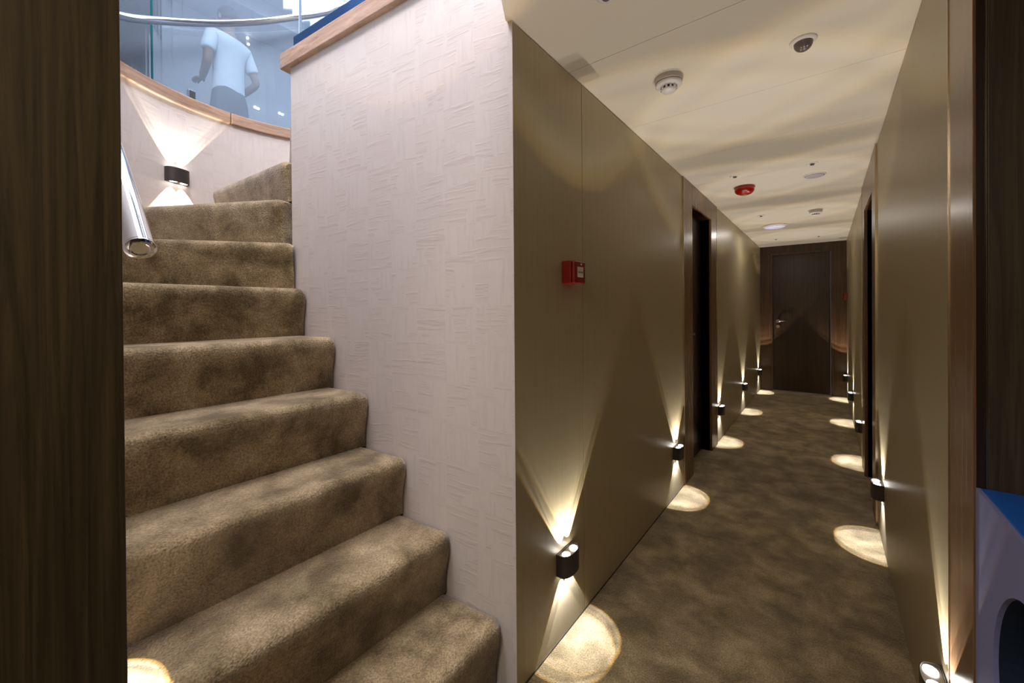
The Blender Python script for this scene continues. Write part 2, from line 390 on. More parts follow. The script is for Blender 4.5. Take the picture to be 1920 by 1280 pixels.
# ------------------------------------------------------------------ newel wall (textured) with oak cap, channel and glass
def strip_wall(name, path, z0, z1, thick, m, parent=None, closed_ends=True):
    """vertical slab following a plan path; UV of the faces in metres along the path"""
    bm = bmesh.new(); uvl = bm.loops.layers.uv.new('UVMap')
    n = len(path); P = [Vector((x, y, 0)) for x, y in path]
    nor = []
    for i in range(n):
        d = (P[min(i + 1, n - 1)] - P[max(i - 1, 0)]).normalized(); nor.append(Vector((-d.y, d.x, 0)))
    s = [0.0]
    for i in range(1, n): s.append(s[-1] + (P[i] - P[i - 1]).length)
    A = [[bm.verts.new(P[i] + Vector((0, 0, z))) for z in (z0, z1)] for i in range(n)]
    B = [[bm.verts.new(P[i] + nor[i] * thick + Vector((0, 0, z))) for z in (z0, z1)] for i in range(n)]
    def q(vs, uv):
        f = bm.faces.new(vs)
        for l, c in zip(f.loops, uv): l[uvl].uv = c
        return f
    for i in range(n - 1):
        f = q((A[i][0], A[i + 1][0], A[i + 1][1], A[i][1]), ((s[i], z0), (s[i + 1], z0), (s[i + 1], z1), (s[i], z1))); f.smooth = n > 3
        f = q((B[i][0], B[i][1], B[i + 1][1], B[i + 1][0]), ((s[i], z0), (s[i], z1), (s[i + 1], z1), (s[i + 1], z0))); f.smooth = n > 3
        T = [bm.verts.new(v.co) for v in (A[i][1], A[i + 1][1], B[i + 1][1], B[i][1])]
        U = [bm.verts.new(v.co) for v in (A[i][0], B[i][0], B[i + 1][0], A[i + 1][0])]
        q(T, ((s[i], z1), (s[i + 1], z1), (s[i + 1], z1 + thick), (s[i], z1 + thick)))
        q(U, ((s[i], z0), (s[i], z0), (s[i + 1], z0), (s[i + 1], z0)))
    for i in (0, n - 1):
        q([bm.verts.new(v.co) for v in (A[i][0], A[i][1], B[i][1], B[i][0])], ((s[i], z0), (s[i], z1), (s[i] + thick, z1), (s[i] + thick, z0)))
    bmesh.ops.recalc_face_normals(bm, faces=bm.faces)
    me = bpy.data.meshes.new(name); bm.to_mesh(me); bm.free(); me.materials.append(M[m])
    o = bpy.data.objects.new(name, me); C.objects.link(o)
    if parent: o.parent = parent
    return o
def Wp(s, off=0): return (XL - s * math.cos(WA) - off * math.sin(WA), YC - s * math.sin(WA) + off * math.cos(WA)) if False else (XL - s * math.cos(WA) - off * math.sin(WA) * 1, YC - s * math.sin(WA) + off * math.cos(WA))
nw = strip_wall('wall_newel', [Wp(1.262), Wp(.0005)], 0, 2.405, .10, 'paper'); struct(nw, 'pale basketweave papered wall between the stair and the corridor')
def slab(name, s0, s1, o0, o1, z0, z1, m, parent=None, **kw):
    bm = bmesh.new(); prism(bm, [Wp(s0, o0), Wp(s1, o0), Wp(s1, o1), Wp(s0, o1)], z0, z1); return obj(name, bm, m, parent, **kw)
slab('cap_rail', 0, 1.318, -.022, .12, 2.405, 2.482, 'cap', nw, bevel=.006, seg=3)
slab('glass_channel', 0, 1.238, .0, .05, 2.482, 2.548, 'navy_shoe', nw, bevel=.004)
cg = slab('newel_glass_panel', 0, 1.215, .018, .03, 2.548, 3.55, 'clear')
tag(cg, 'clear glass panel standing in the blue black channel above the papered wall', 'glass panel')
slab('glass_edge', 1.2152, 1.219, .018, .03, 2.548, 3.55, 'pale_edge', cg)

# ------------------------------------------------------------------ outer stair wall: straight then curved
arc = [circ(a, RO) for a in [270 - k * 5 for k in range(0, 35)]]
ow = strip_wall('wall_stair', [(XL - .046, CY - RO), (-1.4, CY - RO)] + arc, 0, 2.40, -.09 * -1, 'paper')
struct(ow, 'curved papered wall around the outside of the stair')
def arc_band(bm, r0, r1, a0, a1, z0, z1, n, pre=None):
    inner, outer = [], []
    if pre: inner += [(x, CY - r0) for x in pre]; outer += [(x, CY - r1) for x in pre]
    for k in range(n + 1):
        a = a0 + (a1 - a0) * k / n; inner.append(circ(a, r0)); outer.append(circ(a, r1))
    V = [[bm.verts.new((*p, z)) for z in (z0, z1)] + [bm.verts.new((*q, z)) for z in (z1, z0)] for p, q in zip(inner, outer)]
    for A, B in zip(V, V[1:]):
        for i in range(4): bm.faces.new((A[i], A[(i + 1) % 4], B[(i + 1) % 4], B[i]))
    bm.faces.new(V[0]); bm.faces.new(V[-1][::-1])
for a0, a1, pre in ((270, 223, [XL - .05, -1.4]), (222.85, 181.1, None), (180.95, 139, None), (138.85, 100, None)):
    bm = bmesh.new(); arc_band(bm, RO - .018, RO + .105, a0, a1, 2.40, 2.468, 14, pre); obj('cap_rail', bm, 'cap', ow, bevel=.006, seg=2)
gb = empty('curved_glass_balustrade', (CX, CY, 2.468)); tag(gb, 'curved blue tinted glass balustrade on the oak cap above the stair', 'balustrade')
def offs(o): o.matrix_parent_inverse = Matrix.Translation((-CX, -CY, -2.468)); return o
for a0, a1, pre in ((270, 206.4, [-.95, -1.4]), (205.7, 137, None), (136.3, 100, None)):
    bm = bmesh.new(); arc_band(bm, RO + .022, RO + .034, a0, a1, 2.4685, 3.60, 20, pre); offs(obj('glass_panel', bm, 'glass', gb))
for a in (206.05, 136.65):
    bm = bmesh.new(); arc_band(bm, RO + .020, RO + .036, a + .27, a - .27, 2.4685, 3.60, 1); offs(obj('glass_edge', bm, 'glass_edge', gb))
# thin dark bedding line under the glass and a clamp
bm = bmesh.new(); arc_band(bm, RO + .014, RO + .042, 270, 100, 2.4682, 2.474, 34, [-.95]); offs(obj('bedding_strip', bm, 'glass_edge', gb))
for a in (194, 250, 150):
    bm = bmesh.new(); box(bm, (-.012, -.018, 0), (.012, .018, .05)); o = obj('clamp', bm, 'chrome', gb, bevel=.003)
    x, y = circ(a, RO + .008); o.location = (x - CX, y - CY, .001); o.rotation_euler = (0, 0, R(a))

# ------------------------------------------------------------------ staircase
RIS = [None, .228, .4515, .6755, .899, 1.119, 1.337, 1.556, 1.774, 1.972, 2.187, 2.400]
def hit(P, ang, y_out=None):
    """end of a riser line from its inner point at an angle: the outer wall"""
    d = Vector((math.cos(R(ang)), math.sin(R(ang)))); o = Vector(P) - Vector((CX, CY)); rr = RO - .002
    B = o.dot(d); t = -B + math.sqrt(max(0, B * B - o.dot(o) + rr * rr)); q = Vector(P) + d * t
    if q.x > CX:
        t = (CY - rr - P[1]) / d.y; q = Vector(P) + d * t
    return q
lines = []          # (inner point, outer point) of each riser foot
YO = CY - RO + .002
for k in range(1, 7):
    x = -.858 - .2155 * (k - 1) if k > 1 else -.860
    if k == 6: x = -1.938
    s = (XL - x) / math.cos(WA); y = YC - s * math.sin(WA) - .006
    lines.append((Vector((x, y)), Vector((x, YO))))
for P, a in (((-2.005, .895), 232), ((-2.075, .885), 208.5), ((-2.085, .915), 183), ((-2.085, .955), 157), ((-2.085, 1.005), 131), ((-2.06, 1.03), 108)):
    lines.append((Vector(P), hit(P, a)))
stair = empty('staircase', (XL, .5, 0)); tag(stair, 'taupe carpeted staircase climbing left and winding up round the papered wall', 'staircase')
def step(k):
    I0, O0 = lines[k - 1]; I1, O1 = lines[k]
    zb = RIS[k - 1] if k > 1 else 0.0; zt = RIS[k]; rise = zt - zb; nose = .032
    prof = [(0, 0), (-nose * .35, rise * .3), (-nose * .75, rise * .6), (-nose, rise * .80)]
    rr = .030
    cx0 = -nose + rr; 
    for j in range(1, 7):
        t = PI - j * (PI / 2) / 6; prof.append((cx0 + rr * math.cos(t), rise - rr + rr * math.sin(t)))
    bm = bmesh.new(); n = 44; rings = []
    d0 = (O0 - I0).normalized(); nrm = Vector((-d0.y, d0.x))
    mid = (I0 + O0) / 2
    if nrm.dot((I1 + O1) / 2 - mid) < 0: nrm = -nrm       # points up the stair
    L0 = (O0 - I0).length
    for i in range(n + 1):
        u = i / n; u = u if True else u
        A = I0.lerp(O0, u); Bk = I1.lerp(O1, u)
        dd = (Bk - A).normalized(); Bk = Bk + dd * .03
        ring = []
        dist = min(u, 99) * L0                              # distance from the newel end
        e = max(0, 1 - dist / .028); inset = .012 * e * e   # softened end next to the newel wall
        for q, z in prof:
            p = A + nrm * (q + inset * (1 if z > 0 else 0)); ring.append(bm.verts.new((p.x, p.y, zb + max(z - inset * (z / rise), 0))))
        M_ = 6
        st = A + nrm * (prof[-1][0] + inset)
        for j in range(1, M_ + 1):
            p = st.lerp(Bk, j / M_); ring.append(bm.verts.new((p.x, p.y, zt - inset)))
        ring.append(bm.verts.new((Bk.x, Bk.y, zb)))
        rings.append(ring)
    m_ = len(rings[0])
    for A_, B_ in zip(rings, rings[1:]):
        for j in range(m_): bm.faces.new((A_[j], A_[(j + 1) % m_], B_[(j + 1) % m_], B_[j]))
    bm.faces.new(rings[0]); bm.faces.new(rings[-1][::-1])
    for v in bm.verts: v.co.x -= XL; v.co.y -= .5
    o = obj('step', bm, 'stair_carpet', stair, smooth=True)
    md = o.modifiers.new('edge', 'EDGE_SPLIT'); md.split_angle = R(50)
    return o
for k in range(1, 12): step(k)

# ------------------------------------------------------------------ upper deck
dk = bmesh.new()
outer = [(-6.2, -1.6), (1.2, -1.6), (1.2, 5.6), (-6.2, 5.6)]
hole = [(XL + .036, CY - RO - .09)] + [(CX, CY - RO - .09)] + [circ(a, RO + .09) for a in range(262, 125, -8)] + [Wp(1.30, .10), Wp(.0, .10), (XL + .036, YC - .10)]
ev = []
for pts in (outer, hole):
    vs = [dk.verts.new((x, y, 2.399)) for x, y in pts]
    for i in range(len(vs)): ev.append(dk.edges.new((vs[i], vs[(i + 1) % len(vs)])))
bmesh.ops.triangle_fill(dk, use_beauty=True, use_dissolve=False, edges=ev)
ret = bmesh.ops.extrude_face_region(dk, geom=list(dk.faces)); bmesh.ops.translate(dk, verts=[v for v in ret['geom'] if isinstance(v, bmesh.types.BMVert)], vec=(0, 0, -.06))
fu = obj('floor_upper', dk, 'cool_floor'); struct(fu, 'floor of the deck above')
for nm, a, b in (('wall_upper_left', (-5.36, -1.6, 2.40), (-5.30, 5.6, 4.62)), ('wall_upper_back', (-5.3, 5.5, 2.40), (1.2, 5.56, 4.62)),
                 ('wall_upper_right', (1.14, -1.6, 2.40), (1.2, 5.5, 4.62)), ('wall_upper_front', (-5.3, -1.66, 2.40), (1.14, -1.6, 4.62))):
    struct(bx(nm, a, b, 'cool_wall'))
cu = bx('ceiling_upper', (-5.36, -1.66, 4.60), (1.2, 5.56, 4.66), 'cool_wall'); struct(cu, 'ceiling of the deck above')
bx('bulkhead', (-5.3, -1.6, 4.44), (-4.82, 5.5, 4.60), 'cool_wall', cu)
lp = empty('light_panel', (-4.34, 3.4, 4.59)); tag(lp, 'long bright white light panel on the upper deck ceiling', 'ceiling light')
o = bx('diffuser', (-.19, -1.6, -.012), (.19, 1.8, .0), 'strip', lp)
for x in (-.2, .19): bx('frame', (x, -1.6, -.02), (x + .01, 1.8, .008), 'white', lp)
bx('divider', (-.02, -1.6, -.02), (-.005, 1.8, -.0125), 'white', lp)
def glint_pair(loc, lab):  # made-up fitting that carries reflection dots, no lamp on this wall
    r = empty('glint_dots', loc); tag(r, lab, 'reflection dots', 'added twin dots imitating reflections in the upper glass')
    for dz in (0, .10 if False else 0): pass
    return r
for (y, z, dy, dz, lab) in ((1.872, 4.37, .004, .034, 'pair of tiny bright dots imitating reflections, one above the other behind the upper glass'),
                            (1.955, 3.630, .018, .003, 'pair of tiny bright dots imitating reflections, side by side low behind the glass, nearer the person'),
                            (2.225, 3.662, .018, .001, 'pair of tiny bright dots imitating reflections, side by side beside the end of the papered wall')):
    r = glint_pair((-5.30, y, z), lab)
    bx('glint_plate', (0.0, -dy - .02, -dz - .02), (.006, dy + .02, dz + .02), 'cool_wall', r, bevel=.002)
    for s in (-1, 1):
        bm = bmesh.new(); bmesh.ops.create_uvsphere(bm, u_segments=14, v_segments=8, radius=.012); o = obj('lamp', bm, 'lens', r, smooth=True); o.location = (.012, s * dy, -s * dz)  # glowing dots put in for reflections in the glass

# ------------------------------------------------------------------ handrail on the stair side
pts = [(-.871, .15, 1.337), (-1.007, .15, 1.462), (-1.4, .15, 1.80), (-1.75, .15, 2.09), (-2.05, .147, 2.30)]
for a, z in ((256, 2.42), (240, 2.53), (221, 2.655), (205, 2.795), (188, 2.941), (172, 3.075), (158.5, 3.184), (146, 3.265), (139, 3.313), (125, 3.40)): pts.append((*circ(a, .818), z))
def catmull(p, n=8):
    P = [Vector(q) for q in p]; P = [2 * P[0] - P[1]] + P + [2 * P[-1] - P[-2]]; out = []
    for i in range(1, len(P) - 2):
        for k in range(n):
            t = k / n; a, b, c, d = P[i - 1:i + 3]
            out.append(.5 * ((2 * b) + (c - a) * t + (2 * a - 5 * b + 4 * c - d) * t * t + (3 * b - a - 3 * c + d) * t ** 3))
    out.append(P[-2]); return out
cp = catmull(pts)
hr = empty('handrail', (-.871, .15, 1.337)); tag(hr, 'polished chrome handrail rising along the outer stair wall', 'handrail')
inv = Matrix.Translation((.871, -.15, -1.337))
bm = bmesh.new(); tube(bm, cp, .0195, 28); o = obj('rail', bm, 'chrome', hr, smooth=True); o.matrix_parent_inverse = inv
o.modifiers.new('e', 'EDGE_SPLIT').split_angle = R(50)
bm = bmesh.new(); lathe(bm, [(0, .0), (.019, .0), (.0205, .003), (.0205, .006), (.017, .008), (.012, .0085), (.011, .006), (0, .006)], 28)
d = (cp[1] - cp[0]).normalized(); q = (-d).to_track_quat('Z', 'Y')
o = obj('end_cap', bm, 'chrome', hr, smooth=True, bevel=.0006); o.rotation_euler = q.to_euler()
for i in (14, 30):
    c_ = cp[i]; bm = bmesh.new(); tube(bm, [(c_.x, c_.y, c_.z - .015), (c_.x, c_.y, c_.z - .06), (c_.x, CY - RO + .006, c_.z - .06)], .007, 10); tube(bm, [(c_.x, CY - RO + .008, c_.z - .06), (c_.x, CY - RO, c_.z - .06)], .025, 16)
    o = obj('bracket', bm, 'chrome', hr, smooth=False); o.matrix_parent_inverse = inv
cw = cp[64]

# ------------------------------------------------------------------ sconces (back on local x = 0, facing +x)
SW, SH, SD = .058, .040, .048      # half width, half height, depth
def sconce_outline(sc=1.0, n=20):
    pts = [(0, -SW * sc)]
    for k in range(n + 1):
        t = -PI / 2 + PI * k / n
        y = SW * sc * math.copysign(abs(math.sin(t)) ** .85, math.sin(t)); x = .006 + (SD - .006) * sc * abs(math.cos(t)) ** .62
        pts.append((x, y))
    pts.append((0, SW * sc)); return pts
def led_nodes(l, warm):
    l.use_nodes = True; t = l.node_tree; L = t.links.new
    e = [n for n in t.nodes if n.type == 'EMISSION'][0]
    tc = N(t, 'ShaderNodeTexCoord'); sp = N(t, 'ShaderNodeSeparateXYZ'); L(tc.outputs['Normal'], sp.inputs[0])
    ab = N(t, 'ShaderNodeMath', operation='ABSOLUTE'); L(sp.outputs['Z'], ab.inputs[0])
    ac = N(t, 'ShaderNodeMath', operation='ARCCOSINE'); L(ab.outputs[0], ac.inputs[0])
    dv = N(t, 'ShaderNodeMath', operation='DIVIDE'); dv.inputs[1].default_value = R(60); L(ac.outputs[0], dv.inputs[0])
    sp_ = .016
    def c_(v, o=0): return (v, v * (.94 if warm else 1.0) * (1 - o * .3), v * (.86 if warm else 1.10) * (1 - o * .75), 1)
    r = ramp(t, [(0, c_(.62)), (.10, c_(.62)), (.25, c_(.68)), (.40, c_(.78)), (.465, c_(.86)), (.488, c_(1.0, .1)), (.502, c_(.95, .25)), (.52, c_(.62, .2)), (.538, c_(.70)),
                 (.556, c_(1.0)), (.566, c_(1, .3)), (.580, c_(.9, 1)), (.596, c_(.35, 1.1)), (1, c_(.2, 1))])
    L(dv.outputs[0], r.inputs[0]); L(r.outputs[0], e.inputs['Color']); e.inputs['Strength'].default_value = 1
LD = {}
for nm, pw in (('up', SPOT_UP), ('down', SPOT_DOWN)):
    l = bpy.data.lights.new('sconce_led_' + nm, 'SPOT'); l.energy = pw; l.spot_size = R(71.6); l.spot_blend = .02; l.shadow_soft_size = .0012; led_nodes(l, nm == 'up'); LD[nm] = l
LDS = {}
for nm, pw in (('up', SPOT_UP * .8), ('down', SPOT_DOWN * 1.7)):
    l = LD[nm].copy(); l.name = 'stair_led_' + nm; l.energy = pw; LDS[nm] = l
def make_sconce():
    r = empty('wall_sconce')
    o_, i_ = sconce_outline(1), [(.003 + x * .88, y * .93) for x, y in sconce_outline(1)]
    bm = bmesh.new(); n = len(o_)
    lv = [[bm.verts.new((x, y, z)) for x, y in ps] for ps, z in ((i_, -SH + .008), (i_, -SH), (o_, -SH), (o_, SH), (i_, SH), (i_, SH - .008))]
    for A, B in zip(lv, lv[1:]):
        for k in range(n): bm.faces.new((A[k], A[(k + 1) % n], B[(k + 1) % n], B[k]))
    obj('body', bm, 'sconce', r, bevel=.0015, seg=2)
    for s, nm in ((1, 'up'), (-1, 'down')):
        bm = bmesh.new(); prism(bm, [(.0035 + x * .85, y * .92) for x, y in sconce_outline(1)], min(s * (SH - .009), s * (SH - .006)), max(s * (SH - .009), s * (SH - .006)))
        pl_ = obj('lens_plate', bm, 'reflector', r)
        for y in (-.027, .027):
            bm = bmesh.new(); lathe(bm, [(0, .0), (.0148, .0), (.0143, .003), (.009, .0045), (0, .005)], 24, sy=1.15)
            o = obj('lens', bm, 'lens', pl_, smooth=True); o.location = (.025, y, s * (SH - .0058)); o.rotation_euler = (0 if s > 0 else PI, 0, 0)
            lo = bpy.data.objects.new('led_' + nm, LD[nm]); C.objects.link(lo); lo.parent = r
            lo.location = (.020, y, s * (SH + .0015)); lo.rotation_euler = (PI if s > 0 else 0, 0, 0)
    return r
proto = make_sconce()
ZS = .292
spots = [((XL, 1.325, ZS), 0, 'nearest twin beam sconce on the left corridor wall, below the red call point'),
         ((XL, 2.765, ZS), 0, 'left wall sconce just before the dark doorway'),
         ((XL, 4.145, ZS), 0, 'left wall sconce just past the dark doorway'),
         ((XL, 5.53, ZS), 0, 'second sconce past the doorway on the left corridor wall'),
         ((XL, 6.92, ZS), 0, 'left wall sconce in the far corner beside the end door'),
         ((XR, 1.412, ZS - .008), PI, 'nearest right wall sconce at the bottom edge beside the glossy brown casing'),
         ((XR, 2.80, ZS), PI, 'right wall sconce standing before the right doorway'),
         ((XR, 4.20, ZS), PI, 'right wall sconce just past the right doorway'),
         ((XR, 5.58, ZS), PI, 'second sconce past the doorway on the right corridor wall'),
         ((XR, 6.96, ZS), PI, 'right wall sconce in the far corner beside the end door')]
GRP = 'twin beam wall sconces'
for i, (loc, rz, lab) in enumerate(spots):
    o = proto if i == 0 else dup(proto, loc, rz)
    o.location = loc; o.rotation_euler = (0, 0, rz); tag(o, lab, 'wall sconce', GRP)
sx, sy = circ(199.8, RO); 
for loc, rz, lab in (((sx, sy, 1.992), R(19.8), 'bronze sconce lighting the curved papered wall above the stair'),
                     ((-1.11, CY - RO, .70), R(90), 'low sconce on the straight outer stair wall, hidden behind the near dark panel')):
    o = dup(proto, loc, rz); tag(o, lab, 'wall sconce', GRP)
    for c in o.children:
        if c.type == 'LIGHT': c.data = LDS['up' if 'up' in c.name else 'down']

# ------------------------------------------------------------------ fire call points
def call_point(loc, rz, lab):
    r = empty('fire_call_point', loc); r.rotation_euler = (0, 0, rz); tag(r, lab, 'call point', 'red fire call points')
    bx('back_box', (0, -.0425, -.0425), (.040, .0425, .0425), 'red', r, bevel=.004)
    bx('face', (.0402, -.0425, -.0425), (.056, .0425, .0425), 'red', r, bevel=.006, seg=3)
    lb = bx('label_plate', (.0558, -.022, -.018), (.0575, .022, .020), 'label', r, bevel=.001, seg=1)
    bm = bmesh.new()                                          # the printed arrows and dot
    for s in (-1, 1):
        f = [bm.verts.new((.0579, s * .006, 0)), bm.verts.new((.0579, s * .013, .005)), bm.verts.new((.0579, s * .013, -.005))]; bm.faces.new(f)
        box(bm, (.0576, s * .013, -.0015), (.0579, s * .018, .0015))
    lathe(bm, [(0, 0), (.0035, 0)], 12); 
    for v in bm.verts:
        if abs(v.co.x) < .02: v.co = Vector((.058, v.co.x, v.co.y))
    obj('print', bm, 'black', lb)
    bx('indicator', (.0555, .004, .027), (.058, .010, .033), 'label', r)
    return r
call_point((XL, 1.362, 1.370), 0, 'red fire call point with a white label on the near left corridor wall')
call_point((XR, 6.93, 1.375), PI, 'small red fire call point on the right wall near the end door')

# ------------------------------------------------------------------ ceiling things (built hanging below local z = 0)
def smoke(loc, lab, rz=0):
    r = empty('smoke_detector', loc); r.rotation_euler = (0, 0, rz); tag(r, lab, 'smoke detector', 'white ceiling smoke detectors')
    bm = bmesh.new(); lathe(bm, [(0, 0), (.052, 0), (.053, -.003), (.052, -.018), (.050, -.020), (0, -.020)], 40); obj('base', bm, 'grey_pl', r, smooth=True, bevel=.0008)
    bm = bmesh.new(); lathe(bm, [(0, -.0201), (.046, -.0201), (.050, -.023), (.050, -.029), (.045, -.034), (.034, -.036), (0, -.036)], 40); bd = obj('body', bm, 'white', r, smooth=True)
    bm = bmesh.new(); lathe(bm, [(0, -.036), (.026, -.036), (.025, -.046), (0, -.046)], 32); obj('chamber', bm, 'black', r)
    for k in range(12):
        a = 2 * PI * k / 12; bm = bmesh.new(); box(bm, (.024, -.0035, -.048), (.033, .0035, -.035)); o = obj('rib', bm, 'white', r, bevel=.001); o.rotation_euler = (0, 0, a)
    bm = bmesh.new(); lathe(bm, [(0, -.0462), (.029, -.0462), (.029, -.050), (.024, -.054), (.010, -.056), (0, -.056)], 32); obj('cap', bm, 'white', r, smooth=True)
    bm = bmesh.new(); box(bm, (-.060, -.008, -.012), (-.050, .008, 0)); obj('tab', bm, 'white', r, bevel=.002)
smoke((-.492, 1.668, H), 'nearest white smoke detector on the ceiling', R(-60))
smoke((-.070, 4.77, H), 'far white smoke detector beyond the red beacon')
r = empty('dome_camera', (-.058, 1.725, H)); tag(r, 'grey dome camera in a white ring on the near ceiling', 'dome camera')
bm = bmesh.new(); lathe(bm, [(0, 0), (.040, 0), (.040, -.003), (.034, -.008), (.029, -.009), (0, -.009)], 36); obj('trim_ring', bm, 'white', r, smooth=True)
bm = bmesh.new(); lathe(bm, [(.0285, -.008)] + [(.028 * math.cos(t), -.010 - .026 * math.sin(t)) for t in [k * PI / 2 / 9 for k in range(9)]] + [(0, -.036)], 32); obj('dome', bm, 'dark_pl', r, smooth=True)
bm = bmesh.new()
for s in (-1, 1): bmesh.ops.create_uvsphere(bm, u_segments=8, v_segments=6, radius=.0028, matrix=Matrix.Translation((s * .008 + .004, -.018, -.0305)))
obj('sensor', bm, 'steel', r)
r = empty('alarm_beacon', (-.483, 3.515, H)); tag(r, 'red dome alarm beacon on the ceiling', 'alarm beacon')
bm = bmesh.new(); lathe(bm, [(0, 0), (.068, 0), (.070, -.003), (.070, -.010), (0, -.010)], 40); obj('base', bm, 'red', r, smooth=True, bevel=.001)
bm = bmesh.new(); n = 48; prof = [(.0665, -.0102), (.067, -.028), (.062, -.040), (.050, -.052), (.030, -.060), (0, -.062)]
lathe(bm, prof, n)
for v in bm.verts:
    rad = math.hypot(v.co.x, v.co.y)
    if rad > .02: k = round(math.atan2(v.co.y, v.co.x) / (2 * PI / n)); s = 1 - .018 * (k % 2); v.co.x *= s; v.co.y *= s
obj('dome', bm, 'red_lens', r, smooth=True)
bm = bmesh.new(); lathe(bm, [(0, -.0622), (.020, -.0620), (.018, -.0645), (0, -.065)], 24); obj('window', bm, 'amber', r)
def sprinkler(loc, lab, g_='small ceiling sprinkler heads'):
    r = empty('sprinkler_head', loc); tag(r, lab, 'sprinkler', g_)
    bm = bmesh.new(); lathe(bm, [(.016, 0), (.032, 0), (.032, -.0015), (.020, -.004), (.016, -.003), (.016, 0)], 28); obj('escutcheon', bm, 'white', r, smooth=True)
    bm = bmesh.new(); lathe(bm, [(0, -.001), (.0155, -.001), (.013, -.004), (.007, -.005), (.005, -.009), (0, -.009)], 20); obj('nozzle', bm, 'grey_pl', r, smooth=True)
    bm = bmesh.new(); lathe(bm, [(0, -.0092), (.012, -.0092), (.012, -.0108), (0, -.0112)], 20); obj('deflector', bm, 'dark_pl', r)
sprinkler((-.496, 3.187, H), 'small sprinkler head just before the red beacon')
sprinkler((-.064, 3.219, H), 'small sprinkler head beside the flat grey disc')
sprinkler((-.504, 4.709, H), 'small sprinkler head between the beacon and the round lamp')
sprinkler((-.505, 1.115, H), 'small sprinkler head cut by the top edge of the picture')
sprinkler((-.519, 6.44, H), 'farthest left sprinkler head, by the end door')
sprinkler((-.066, 6.515, H), 'farthest right sprinkler head, by the end door')
r = empty('ceiling_speaker', (-.058, 3.512, H)); tag(r, 'flat lavender grey round disc on the ceiling right of the beacon', 'ceiling speaker')
bm = bmesh.new(); lathe(bm, [(0, 0), (.066, 0), (.066, -.003), (.062, -.006), (0, -.006)], 40); obj('rim', bm, 'white', r, smooth=True)
bm = bmesh.new(); lathe(bm, [(0, -.0062), (.058, -.0062), (.05, -.010), (0, -.011)], 40); obj('grille', bm, 'disc', r, smooth=True)
r = empty('round_ceiling_lamp', (-.445, 5.36, H)); tag(r, 'round flat ceiling lamp with a lavender white diffuser', 'ceiling lamp')
l = bpy.data.lights.new('round_lamp_light', 'AREA'); l.shape = 'DISK'; l.size = .2; l.energy = 3.0; l.color = (1, .92, .84)
o = bpy.data.objects.new('round_lamp_light', l); C.objects.link(o); o.parent = r; o.location = (0, 0, -.04)
bm = bmesh.new(); lathe(bm, [(0, 0), (.115, 0), (.118, -.004), (.116, -.014), (.108, -.018), (0, -.018)], 48); obj('rim', bm, 'white', r, smooth=True)
bm = bmesh.new(); lathe(bm, [(0, -.0182), (.104, -.0182), (.09, -.027), (.06, -.033), (0, -.036)], 48); obj('diffuser', bm, 'lampglass', r, smooth=True)

# ------------------------------------------------------------------ blue plinth with a round porthole, standing in the near right recess
r = empty('blue_plinth', (XR, .90, 0)); tag(r, 'blue box plinth with a round dark porthole in its lavender side', 'plinth')
zt = .876; zc, yc, rc = .612, 0.0, .180
def holed(bm, x0, x1, y0, y1, z0, z1, cy, cz, rad, n=64):
    """a board in the y-z plane with a round hole"""
    rings = []
    for x in (x0, x1):
        inn = [bm.verts.new((x, cy + rad * math.cos(2 * PI * k / n), cz + rad * math.sin(2 * PI * k / n))) for k in range(n)]
        out = []
        for k in range(n):
            c, s = math.cos(2 * PI * k / n), math.sin(2 * PI * k / n)
            t = min([((y1 - cy) / c if c > 0 else (y0 - cy) / c) if abs(c) > 1e-6 else 1e9, ((z1 - cz) / s if s > 0 else (z0 - cz) / s) if abs(s) > 1e-6 else 1e9])
            out.append([x, cy + c * t, cz + s * t])
        for yy, zz in ((y0, z0), (y1, z0), (y0, z1), (y1, z1)):
            kk = min(range(n), key=lambda k: (out[k][1] - yy) ** 2 + (out[k][2] - zz) ** 2); out[kk] = [x, yy, zz]
        rings.append((inn, [bm.verts.new(o) for o in out]))
    for i, (inn, out) in enumerate(rings):
        for k in range(n):
            q = (k + 1) % n; bm.faces.new((inn[k], out[k], out[q], inn[q]))
    for j in (0, 1):
        for k in range(n):
            q = (k + 1) % n; bm.faces.new((rings[0][j][k], rings[0][j][q], rings[1][j][q], rings[1][j][k]))
bm = bmesh.new(); holed(bm, .0015, .008, -.285, .285, .0, zt - .0005, yc, zc, rc); obj('side_panel', bm, 'lavender', r)
bm = bmesh.new(); box(bm, (.0085, -.285, zt - .022), (.5, .285, zt)); obj('top_panel', bm, 'blue', r, bevel=.001)
for y0, y1, nm in ((-.285, -.267, 'end_panel'), (.267, .285, 'end_panel')):
    bx(nm, (.0085, y0, 0), (.48, y1, zt - .0225), 'blue', r)
bx('back_panel', (.48, -.285, 0), (.5, .285, zt - .0225), 'blue', r)
bx('bottom_panel', (.0085, -.266, .002), (.479, .266, .02), 'navy', r)
bm = bmesh.new(); n = 64
A = [bm.verts.new((.0085, (rc + .001) * math.cos(2 * PI * k / n), zc + (rc + .001) * math.sin(2 * PI * k / n))) for k in range(n)]
B = [bm.verts.new((.30, (rc + .001) * math.cos(2 * PI * k / n), zc + (rc + .001) * math.sin(2 * PI * k / n))) for k in range(n)]
for k in range(n): bm.faces.new((A[k], A[(k + 1) % n], B[(k + 1) % n], B[k]))
bm.faces.new(B); obj('porthole_lining', bm, 'navy', r)

